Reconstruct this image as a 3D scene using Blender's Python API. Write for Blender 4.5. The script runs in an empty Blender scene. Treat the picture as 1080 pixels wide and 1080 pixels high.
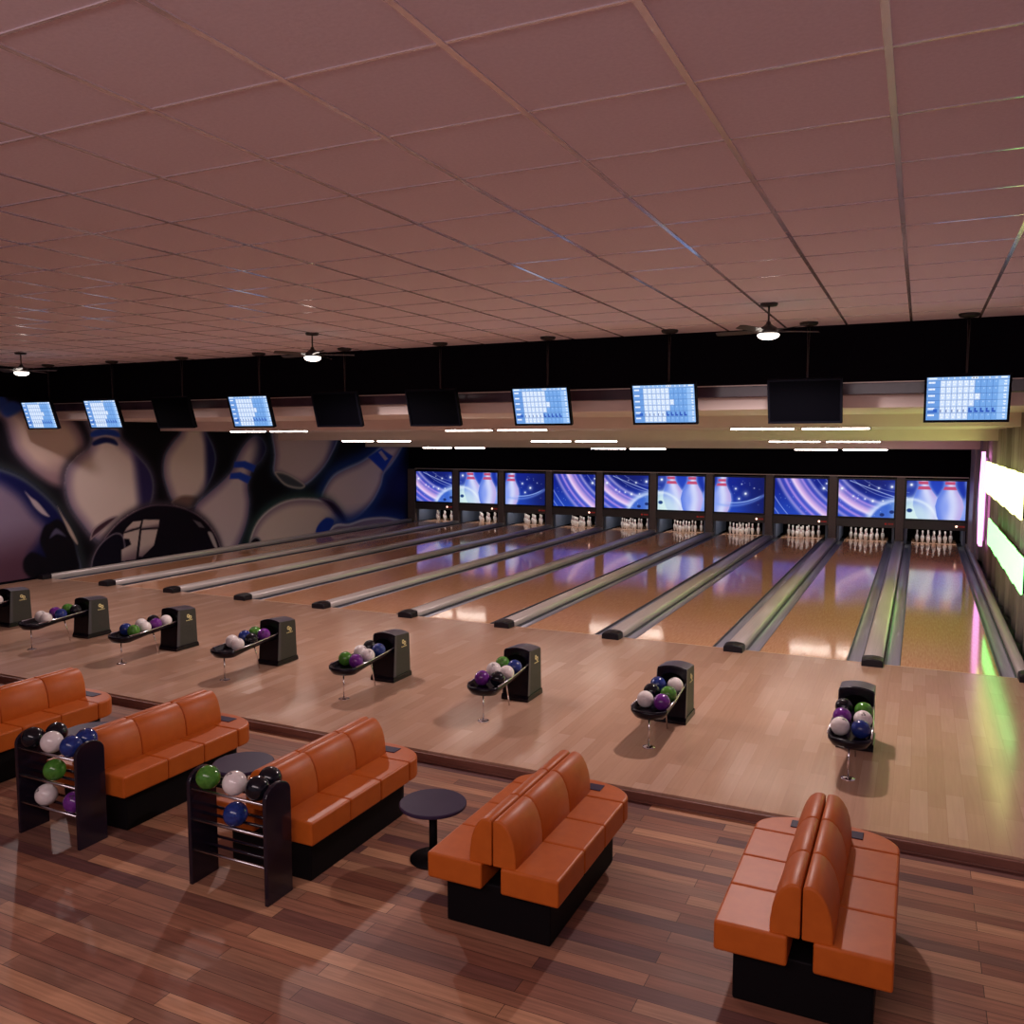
import bpy, bmesh, math, random
import numpy as np
from mathutils import Vector, Matrix

random.seed(7)
C = bpy.context.scene.collection
scn = bpy.context.scene
PI = math.pi

# ------------------------------------------------------------------ camera
cam_d = bpy.data.cameras.new('camera')
cam = bpy.data.objects.new('camera', cam_d); C.objects.link(cam)
cam_d.sensor_width = 36.0
cam_d.lens = 36.0 * 903.57 / 1080.0
cam_d.clip_start = 0.05; cam_d.clip_end = 200
cam.location = (-0.3961, -11.2787, 2.7543)
cam.rotation_euler = (PI/2 - 0.0847, 0, 0.4443)
scn.camera = cam

# ------------------------------------------------------------------ world, exposure
w = bpy.data.worlds.new('world'); scn.world = w; w.use_nodes = True
bg = w.node_tree.nodes['Background']
bg.inputs[0].default_value = (0.80, 0.62, 0.72, 1)
bg.inputs[1].default_value = 0.24
vs = scn.view_settings
vs.view_transform = 'Standard'; vs.look = 'None'; vs.gamma = 1; vs.use_curve_mapping = False
vs.exposure = 0.0

def area(name, loc, rot, sx, sy, power, col):
    d = bpy.data.lights.new(name, 'AREA'); d.shape = 'RECTANGLE'; d.size = sx; d.size_y = sy
    d.energy = power; d.color = col
    o = bpy.data.objects.new(name, d); C.objects.link(o); o.location = loc; o.rotation_euler = rot
    return o
# unseen fill light added above and behind the camera to brighten the hall
area('rear_fill_light', (-2.2, -11.8, 3.95), (math.radians(28), 0, 0), 7, 1.6, 250, (1.0, 0.82, 0.84))
FANS = [(-1.84, -2.18), (-7.58, -2.22), (-13.39, -2.18)]
FAN_POWER = 400
LED_STRENGTH = 26
SCREEN_STRENGTH = 1.0
MONITOR_STRENGTH = 1.15
NEON_STRENGTH = 3.2

# ------------------------------------------------------------------ dimensions
S = 1.671            # lane pitch
L = 13.86            # foul line to pin deck
LW = 1.0541          # lane width
ZC = 4.127           # ceiling
XL, XR = -16.07, 0.86
YF = -0.13           # black fascia over the foul line
YB = -15.5           # open end of the hall
ZL = -0.09           # seating floor
YE = -4.92           # edge of the approach
YS = 13.42           # screens' plane

# ------------------------------------------------------------------ materials
def mat(name, col=(0.8, 0.8, 0.8), rough=0.5, metal=0.0, emit=None, es=0.0, coat=0.0, spec=None):
    m = bpy.data.materials.new(name); m.use_nodes = True
    b = m.node_tree.nodes['Principled BSDF']
    b.inputs['Base Color'].default_value = (*col, 1)
    b.inputs['Roughness'].default_value = rough
    b.inputs['Metallic'].default_value = metal
    b.inputs['Coat Weight'].default_value = coat
    b.inputs['Coat Roughness'].default_value = 0.05
    if spec is not None: b.inputs['Specular IOR Level'].default_value = spec
    if emit:
        b.inputs['Emission Color'].default_value = (*emit, 1)
        b.inputs['Emission Strength'].default_value = es
    return m

def nodes(m): return m.node_tree.nodes, m.node_tree.links, m.node_tree.nodes['Principled BSDF']

def noise_mat(name, c1, c2, scale, rough, metal=0.0, bump=0.0, stretch=(1, 1, 1), coat=0.0, detail=4):
    m = mat(name, c1, rough, metal, coat=coat); N, K, b = nodes(m)
    tc = N.new('ShaderNodeTexCoord'); mp = N.new('ShaderNodeMapping'); mp.inputs['Scale'].default_value = stretch
    nz = N.new('ShaderNodeTexNoise'); nz.inputs['Scale'].default_value = scale; nz.inputs['Detail'].default_value = detail
    cr = N.new('ShaderNodeMix'); cr.data_type = 'RGBA'
    cr.inputs[6].default_value = (*c1, 1); cr.inputs[7].default_value = (*c2, 1)
    K.new(tc.outputs['Object'], mp.inputs['Vector']); K.new(mp.outputs[0], nz.inputs['Vector'])
    mr = N.new('ShaderNodeMapRange'); mr.inputs[1].default_value = .3; mr.inputs[2].default_value = .7
    K.new(nz.outputs['Fac'], mr.inputs[0]); K.new(mr.outputs[0], cr.inputs[0]); K.new(cr.outputs[2], b.inputs['Base Color'])
    if bump:
        bp = N.new('ShaderNodeBump'); bp.inputs['Strength'].default_value = bump; bp.inputs['Distance'].default_value = .004
        K.new(nz.outputs['Fac'], bp.inputs['Height']); K.new(bp.outputs[0], b.inputs['Normal'])
    return m

def plank_mat(name, cols, bw, bl, rough, along='Y', mortar=0.0015, gap=(0.1, 0.05, 0.03), grain=0.35, coat=0.0, bump=0.02):
    """boards bw wide and bl long, their length along the given world axis"""
    m = mat(name, cols[0], rough, coat=coat); N, K, b = nodes(m)
    tc = N.new('ShaderNodeTexCoord'); sep = N.new('ShaderNodeSeparateXYZ'); cmb = N.new('ShaderNodeCombineXYZ')
    K.new(tc.outputs['Object'], sep.inputs[0])
    a, c = ('Y', 'X') if along == 'Y' else ('X', 'Y')
    K.new(sep.outputs[a], cmb.inputs['X']); K.new(sep.outputs[c], cmb.inputs['Y'])
    br = N.new('ShaderNodeTexBrick'); br.inputs['Scale'].default_value = 1
    br.inputs['Brick Width'].default_value = bl; br.inputs['Row Height'].default_value = bw
    br.inputs['Mortar Size'].default_value = mortar; br.inputs['Mortar Smooth'].default_value = 0.3
    br.offset = 0.37; br.offset_frequency = 2; br.squash = 1.0
    br.inputs['Color1'].default_value = (0, 0, 0, 1); br.inputs['Color2'].default_value = (1, 1, 1, 1)
    br.inputs['Mortar'].default_value = (.5, .5, .5, 1)
    K.new(cmb.outputs[0], br.inputs['Vector'])
    ramp = N.new('ShaderNodeValToRGB'); K.new(br.outputs['Color'], ramp.inputs[0])
    e = ramp.color_ramp.elements
    while len(e) < len(cols): e.new(0.5)
    for i, cc in enumerate(cols): e[i].position = i/(len(cols)-1); e[i].color = (*cc, 1)
    mp = N.new('ShaderNodeMapping'); mp.inputs['Scale'].default_value = (1.2, 22, 1)
    K.new(cmb.outputs[0], mp.inputs['Vector'])
    nz = N.new('ShaderNodeTexNoise'); nz.inputs['Scale'].default_value = 2.0; nz.inputs['Detail'].default_value = 6
    K.new(mp.outputs[0], nz.inputs['Vector'])
    mr = N.new('ShaderNodeMapRange'); mr.inputs[1].default_value = .3; mr.inputs[2].default_value = .7
    mr.inputs[3].default_value = 1-grain; mr.inputs[4].default_value = 1+grain*.5
    K.new(nz.outputs['Fac'], mr.inputs[0])
    mul = N.new('ShaderNodeVectorMath'); mul.operation = 'SCALE'
    K.new(ramp.outputs[0], mul.inputs[0]); K.new(mr.outputs[0], mul.inputs['Scale'])
    mx = N.new('ShaderNodeMix'); mx.data_type = 'RGBA'; mx.inputs[7].default_value = (*gap, 1)
    K.new(br.outputs['Fac'], mx.inputs[0]); K.new(mul.outputs[0], mx.inputs[6]); K.new(mx.outputs[2], b.inputs['Base Color'])
    nz2 = N.new('ShaderNodeTexNoise'); nz2.inputs['Scale'].default_value = 1.3
    K.new(tc.outputs['Object'], nz2.inputs['Vector'])
    mr2 = N.new('ShaderNodeMapRange'); mr2.inputs[3].default_value = rough*.75; mr2.inputs[4].default_value = rough*1.3
    K.new(nz2.outputs['Fac'], mr2.inputs[0]); K.new(mr2.outputs[0], b.inputs['Roughness'])
    if bump:
        bp = N.new('ShaderNodeBump'); bp.inputs['Strength'].default_value = bump; bp.inputs['Distance'].default_value = .003
        K.new(nz.outputs['Fac'], bp.inputs['Height']); K.new(bp.outputs[0], b.inputs['Normal'])
    return m

def vcol_mat(name, emit=0.0, rough=0.6, coat=0.0):
    m = mat(name, (0, 0, 0), rough, coat=coat); N, K, b = nodes(m)
    at = N.new('ShaderNodeAttribute'); at.attribute_name = 'Col'
    if emit:
        K.new(at.outputs['Color'], b.inputs['Emission Color']); b.inputs['Emission Strength'].default_value = emit
    else: K.new(at.outputs['Color'], b.inputs['Base Color'])
    return m

M = {}
M['approach'] = plank_mat('maple_boards', [(.40, .23, .155), (.46, .275, .19), (.42, .245, .165), (.50, .315, .23)], .125, .8, .19, grain=.06, gap=(.34, .19, .125), mortar=.0010); M['approach'].node_tree.nodes['Principled BSDF'].inputs['IOR'].default_value = 1.62
LANE_IOR = 1.75
M['lane'] = noise_mat('lane_wood', (.56, .27, .145), (.69, .37, .215), 9, .085, stretch=(6, .6, 1))
M['lane'].node_tree.nodes['Principled BSDF'].inputs['IOR'].default_value = LANE_IOR
M['lounge'] = plank_mat('dark_boards', [(.20, .075, .05), (.34, .15, .09), (.11, .045, .045), (.48, .24, .135), (.14, .06, .05)], .11, 1.6, .5, along='X', grain=.3, gap=(.03, .012, .01), mortar=.002)
M['lounge'].node_tree.nodes['Principled BSDF'].inputs['Specular IOR Level'].default_value = .2
M['riser'] = noise_mat('riser_wood', (.17, .065, .045), (.22, .085, .06), 6, .45, stretch=(1, 8, 8))
M['tile'] = noise_mat('ceiling_tile', (.82, .71, .77), (.88, .77, .83), 55, .9, bump=.15)
M['tbar'] = mat('ceiling_grid_metal', (.74, .66, .70), .16, .6)
M['foul'] = mat('foul_line', (.62, .42, .28), .3)
M['black'] = mat('black_paint', (.004, .003, .006), .95, spec=.05)
M['rail'] = noise_mat('dark_lacquer', (.03, .018, .03), (.06, .035, .05), 3, .22)
M['soffit'] = noise_mat('soffit_paint', (.76, .64, .60), (.80, .68, .64), 3, .7)
M['led'] = mat('led_tube', (.9, .85, .8), .5, emit=(1.0, .86, .76), es=LED_STRENGTH)
M['ledcap'] = mat('tube_end', (.25, .2, .2), .4)
M['post'] = noise_mat('brown_post', (.115, .085, .085), (.135, .10, .10), 20, .4)
M['header'] = noise_mat('brown_header', (.055, .045, .047), (.068, .055, .056), 20, .35)
M['bezel'] = mat('screen_bezel', (.006, .007, .015), .3)
M['trimlight'] = mat('pale_trim', (.55, .45, .42), .35, .3)
M['kick'] = mat('kickback_panel', (.13, .16, .24), .35)
M['capm'] = noise_mat('divider_metal', (.48, .43, .41), (.54, .48, .46), 4, .32, metal=.25, stretch=(20, .3, 1))
M['gutter'] = noise_mat('gutter_plastic', (.29, .28, .34), (.34, .33, .39), 3, .28, metal=.1, stretch=(10, .3, 1))
M['gedge'] = mat('gutter_edge', (.06, .06, .08), .4)
M['endcap'] = mat('black_end_cap', (.008, .006, .010), .4, spec=.25)
M['white'] = mat('white_gloss', (.72, .66, .64), .14, coat=.5)
M['red'] = mat('red_stripe', (.34, .17, .17), .25)
M['charcoal'] = noise_mat('charcoal_plastic', (.020, .018, .018), (.030, .027, .027), 60, .5)
M['greytop'] = mat('hood_top', (.05, .043, .06), .35)
M['blackp'] = mat('black_plastic', (.005, .003, .008), .25, spec=.22)
M['void'] = mat('dark_inside', (.002, .002, .002), .9, spec=.05)
M['gold'] = mat('gold_print', (.80, .70, .34), .4)
M['chrome'] = mat('chrome', (.75, .70, .72), .12, 1.0)
M['ballholes'] = mat('finger_hole', (.01, .01, .01), .6)
M['vinyl'] = noise_mat('orange_vinyl', (.43, .088, .009), (.48, .103, .011), 14, .46, bump=.05); M['vinyl'].node_tree.nodes['Principled BSDF'].inputs['Specular IOR Level'].default_value = .3
M['sofabase'] = mat('sofa_base', (.004, .003, .004), .6, spec=.1)
M['table'] = noise_mat('table_top', (.034, .020, .050), (.042, .026, .058), 5, .5); M['table'].node_tree.nodes['Principled BSDF'].inputs['Specular IOR Level'].default_value = .12
M['steel'] = mat('brushed_steel', (.55, .52, .55), .25, 1.0)
M['rackp'] = mat('rack_panel', (.012, .008, .016), .16)
M['fan'] = mat('bronze_fan', (.015, .010, .010), .45)
M['bowl'] = mat('lamp_bowl', (.9, .85, .8), .4, emit=(1.0, .88, .78), es=9)
M['mon'] = mat('monitor_case', (.003, .003, .006), .6, spec=.05)
M['moff'] = mat('dark_screen', (.001, .001, .002), .6, spec=.02)
M['pole'] = mat('dark_pole', (.05, .045, .05), .25, .8)
M['curtain'] = noise_mat('curtain_cloth', (.13, .11, .10), (.50, .44, .40), 1.6, .6, stretch=(1, 3, .25))  # stretched noise puts the pleats' light and shade contrast into the cloth colour
M['frame'] = noise_mat('pilaster_paint', (.30, .26, .32), (.34, .29, .36), 2, .4)
M['ny'] = mat('yellow_light_panel', (.8, .8, .7), .5, emit=(.95, 1.0, .31), es=NEON_STRENGTH)
M['ng'] = mat('green_light_panel', (.7, .8, .7), .5, emit=(.19, 1.0, .21), es=NEON_STRENGTH)
M['np'] = mat('pink_light_panel', (.8, .7, .8), .5, emit=(.8, .27, .70), es=NEON_STRENGTH)
M['dotw'] = mat('indicator_lit', (.9, .5, .4), .5, emit=(1, .55, .42), es=2.5)
M['dotr'] = mat('indicator_red', (.3, .02, .02), .5, emit=(1, .06, .04), es=.18)

# speckled ball resin
def ball_mat(name, c1, c2):
    m = noise_mat(name, c1, c2, 30, .14, coat=.15, detail=6); m.node_tree.nodes['Principled BSDF'].inputs['Specular IOR Level'].default_value = .35; return m
BALL = {'white': ball_mat('white_resin', (.66, .58, .57), (.74, .68, .66)),
        'green': ball_mat('green_resin', (.045, .15, .02), (.08, .24, .035)),
        'purple': ball_mat('purple_resin', (.10, .012, .17), (.16, .03, .24)),
        'blue': ball_mat('blue_resin', (.010, .018, .12), (.02, .045, .22)),
        'black': ball_mat('black_resin', (.003, .003, .006), (.008, .008, .014))}

# ------------------------------------------------------------------ mesh builder
class MB:
    def __init__(s): s.v = []; s.f = []; s.mi = []; s.sm = []
    def face(s, idx, mi=0, sm=False): s.f.append(tuple(idx)); s.mi.append(mi); s.sm.append(sm)
    def pts(s, P):
        n = len(s.v); s.v += [tuple(map(float, p)) for p in P]; return n
    def box(s, x0, x1, y0, y1, z0, z1, mi=0):
        n = s.pts([(x, y, z) for x in (x0, x1) for y in (y0, y1) for z in (z0, z1)])
        for q in ((0, 1, 3, 2), (4, 6, 7, 5), (0, 4, 5, 1), (2, 3, 7, 6), (0, 2, 6, 4), (1, 5, 7, 3)): s.face([n+i for i in q], mi)
        return s
    def obox(s, Mx, dx, dy, dz, mi=0):
        """box with half sizes placed by a matrix"""
        n = s.pts([Mx @ Vector((x, y, z)) for x in (-dx, dx) for y in (-dy, dy) for z in (-dz, dz)])
        for q in ((0, 1, 3, 2), (4, 6, 7, 5), (0, 4, 5, 1), (2, 3, 7, 6), (0, 2, 6, 4), (1, 5, 7, 3)): s.face([n+i for i in q], mi)
        return s
    def loft(s, rings, mi=0, sm=True, cap=True, closed=True):
        k = len(rings[0]); ns = [s.pts(r) for r in rings]
        for a, b in zip(ns, ns[1:]):
            for i in range(k if closed else k-1):
                j = (i+1) % k; s.face((a+i, a+j, b+j, b+i), mi, sm)
        if cap:
            s.face([ns[0]+i for i in reversed(range(k))], mi); s.face([ns[-1]+i for i in range(k)], mi)
        return s
    def prism(s, poly, axis, a, b, mi=0, sm=False, cap=True):
        def P(p, t): return {'x': (t, p[0], p[1]), 'y': (p[0], t, p[1]), 'z': (p[0], p[1], t)}[axis]
        return s.loft([[P(p, a) for p in poly], [P(p, b) for p in poly]], mi, sm, cap)
    def lathe(s, prof, c=(0, 0, 0), seg=20, mi=0, sm=True):
        rings = [[(c[0]+r*math.cos(2*PI*i/seg), c[1]+r*math.sin(2*PI*i/seg), c[2]+z) for i in range(seg)] for r, z in prof]
        return s.loft(rings, mi, sm)
    def tube(s, path, r, seg=10, mi=0, sm=True):
        path = [Vector(p) for p in path]; rings = []
        for i, p in enumerate(path):
            d = (path[min(i+1, len(path)-1)]-path[max(i-1, 0)]).normalized()
            a = d.orthogonal().normalized() if i == 0 else (a - d*a.dot(d)).normalized()
            b = d.cross(a)
            rings.append([p + r*(math.cos(2*PI*k/seg)*a + math.sin(2*PI*k/seg)*b) for k in range(seg)])
        return s.loft(rings, mi, sm)
    def sphere(s, c, r, seg=24, rows=14, mi=0, off=None):
        prof = [(max(r*math.sin(PI*i/rows), 1e-4), -r*math.cos(PI*i/rows)) for i in range(rows+1)]
        return s.lathe(prof, c, seg, mi)
    def build(s, name, m, parent=None, loc=None, bevel=0, bseg=2, mats=None):
        me = bpy.data.meshes.new(name)
        me.from_pydata(s.v, [], s.f)
        for mm in (mats or [m]): me.materials.append(mm)
        me.polygons.foreach_set('material_index', s.mi); me.polygons.foreach_set('use_smooth', s.sm)
        bm = bmesh.new(); bm.from_mesh(me); bmesh.ops.recalc_face_normals(bm, faces=bm.faces); bm.to_mesh(me); bm.free()
        o = bpy.data.objects.new(name, me); C.objects.link(o)
        if parent: o.parent = parent
        if loc: o.location = loc
        if bevel:
            b = o.modifiers.new('bevel', 'BEVEL'); b.width = bevel; b.segments = bseg; b.limit_method = 'ANGLE'
            b.angle_limit = math.radians(35); b.harden_normals = False
        return o

def tag(o, label, cat, group=None, kind=None):
    if label: o['label'] = label
    if cat: o['category'] = cat
    if group: o['group'] = group
    if kind: o['kind'] = kind
    return o
def thing(name, label, cat, loc=(0, 0, 0), rz=0, group=None):
    o = bpy.data.objects.new(name, None); C.objects.link(o); o.location = loc; o.rotation_euler = (0, 0, rz)
    o.empty_display_size = .1
    return tag(o, label, cat, group)
def struct(o, label=None, cat=None):
    o['kind'] = 'structure'; return tag(o, label, cat)
def dup(root, loc, label=None, group=None):
    r = root.copy(); C.objects.link(r); r.location = loc
    if label: r['label'] = label
    if group: r['group'] = group
    for ch in root.children:
        c = ch.copy(); C.objects.link(c); c.parent = r
        for g in ch.children:
            d = g.copy(); C.objects.link(d); d.parent = c
    return r
ORD = ['first', 'second', 'third', 'fourth', 'fifth', 'sixth', 'seventh', 'eighth', 'ninth', 'tenth', 'eleventh']

def grid_mesh(name, P00, PU, PV, nu, nv, fn, m, parent=None, wrap=None):
    """painted panel: a grid of vertices coloured by fn(u,v) -> (n,3) sRGB"""
    u, v = np.meshgrid(np.linspace(0, 1, nu), np.linspace(0, 1, nv)); u = u.ravel(); v = v.ravel()
    P = np.array(P00)[None] + u[:, None]*np.array(PU)[None] + v[:, None]*np.array(PV)[None]
    i = np.arange(nu*nv).reshape(nv, nu)
    F = np.stack([i[:-1, :-1], i[:-1, 1:], i[1:, 1:], i[1:, :-1]], -1).reshape(-1, 4)
    me = bpy.data.meshes.new(name); me.from_pydata(P.tolist(), [], F.tolist())
    col = np.clip(fn(u, v), 0, 1)
    lin = np.where(col <= .04045, col/12.92, ((col+.055)/1.055)**2.4)
    at = me.color_attributes.new('Col', 'FLOAT_COLOR', 'POINT')
    at.data.foreach_set('color', np.concatenate([lin, np.ones((len(lin), 1))], 1).astype('f4').ravel())
    me.materials.append(m)
    o = bpy.data.objects.new(name, me); C.objects.link(o)
    if parent: o.parent = parent
    return o

def sstep(a, b, x):
    t = np.clip((x-a)/(b-a), 0, 1); return t*t*(3-2*t)
def mix(a, b, t): return a*(1-t[:, None]) + b*t[:, None]
def smooth_poly(P, n=4):
    P = np.array(P, float); out = []
    k = len(P)
    for i in range(k):
        p0, p1, p2, p3 = P[i-1], P[i], P[(i+1) % k], P[(i+2) % k]
        for j in range(n):
            t = j/n
            out.append(.5*((2*p1)+(-p0+p2)*t+(2*p0-5*p1+4*p2-p3)*t*t+(-p0+3*p1-3*p2+p3)*t**3))
    return np.array(out)
def sdf(P, x, y):
    """signed distance to polygon, negative inside"""
    d = np.full(x.shape, 1e9); ins = np.zeros(x.shape, bool)
    for i in range(len(P)):
        a = P[i-1]; b = P[i]; e = b-a; L2 = max(e@e, 1e-9)
        t = np.clip(((x-a[0])*e[0]+(y-a[1])*e[1])/L2, 0, 1)
        d = np.minimum(d, np.hypot(x-a[0]-t*e[0], y-a[1]-t*e[1]))
        c = ((a[1] > y) != (b[1] > y))
        if c.any():
            xi = a[0] + (y-a[1])*(b[0]-a[0])/(b[1]-a[1] if abs(b[1]-a[1]) > 1e-12 else 1e-12)
            ins ^= (c & (x < xi))
    return np.where(ins, -d, d)

# ================================================================== SETTING
# approach floor, lane bed, seating floor
struct(MB().box(XL-.3, 6, YE, -0.0, -.5, 0).build('floor', M['approach']))
struct(MB().box(XL-.3, 6, 0, 15.3, -.5, -.10).build('floor_lane_bed', M['gedge']))
struct(MB().box(XL-.3, 6, YB, YE-.03, -.6, ZL).build('floor_lounge', M['lounge']))
struct(MB().box(XL-.3, 6, YE-.03, YE-.001, -.6, -.018).box(XL-.3, 6, YE-.045, YE-.03, -.6, ZL+.012).build('trim_1', M['riser'], bevel=.003))
struct(MB().box(XL+.2, XR-.1, -.008, .003, -.02, .0015).build('trim_foul_line', M['foul']))
# ceiling
struct(MB().box(XL-.3, 6, YB, YF+.05, ZC, ZC+.1).build('ceiling', M['tile']))
g = MB()
for i in range(-24, 10):
    x = .15 + i*.70
    g.box(x-.014, x+.014, YB, YF, ZC-.006, ZC+.001)
j = 0; y = -.88
while y > YB:
    g.box(XL, 6, y-.007, y+.007, ZC-.004, ZC+.001); y -= .70
struct(g.build('trim_ceiling_grid', M['tbar']))
# black fascia with a lacquered lower rail
struct(MB().box(XL-.3, 6, YF, YF+.12, 3.43, ZC).build('wall_fascia', M['black']))
struct(MB().box(XL+.02, 6, YF-.012, YF+.0, 3.425, 3.437).build('trim_2', M['trimlight']))
struct(MB().box(XL-.3, 6, YF+.0, YF+.20, 3.285, 3.43).build('trim_3', M['rail'], bevel=.01))
# stepped soffit above the lanes
Y1, Y2, Y3 = 2.98, 6.95, 10.97
Z1, Z2, Z3, Z4 = 3.135, 2.942, 2.728, 2.522
def soff(y0, y1, z0, z1):
    return [(y0, z0), (y1, z0), (y1, z1), (y0, z1)]
g = MB()
# underside profile as one folded slab (y,z), extruded along x
poly = [(YF+.12, 3.30), (YF+.2, 3.135), (Y1, Z1), (Y1, Z2), (Y2, Z2), (Y2, Z3), (Y3, Z3), (Y3, Z4), (YS+2, Z4), (YS+2, 3.6), (YF+.12, 3.6)]
poly[0:2] = [(YF+.15, Z1)]
g.prism(poly, 'x', XL+.012, 6)
struct(g.build('ceiling_soffit', M['soffit']))
# walls
struct(MB().box(XL-.3, XL, YB, 15.3, -.6, ZC).build('wall_left', M['black']))
struct(MB().box(XR+.18, XR+.4, YB, 15.3, -.6, ZC).build('wall_right', M['frame']))
struct(MB().box(XL-.3, 6, 15.2, 15.4, -.6, 3.6).build('wall_back', M['black']))
# black wall above the screens
struct(MB().box(XL, XR+.12, YS+.06, YS+.3, 1.80, 2.60).build('wall_screens', M['black']))

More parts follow.
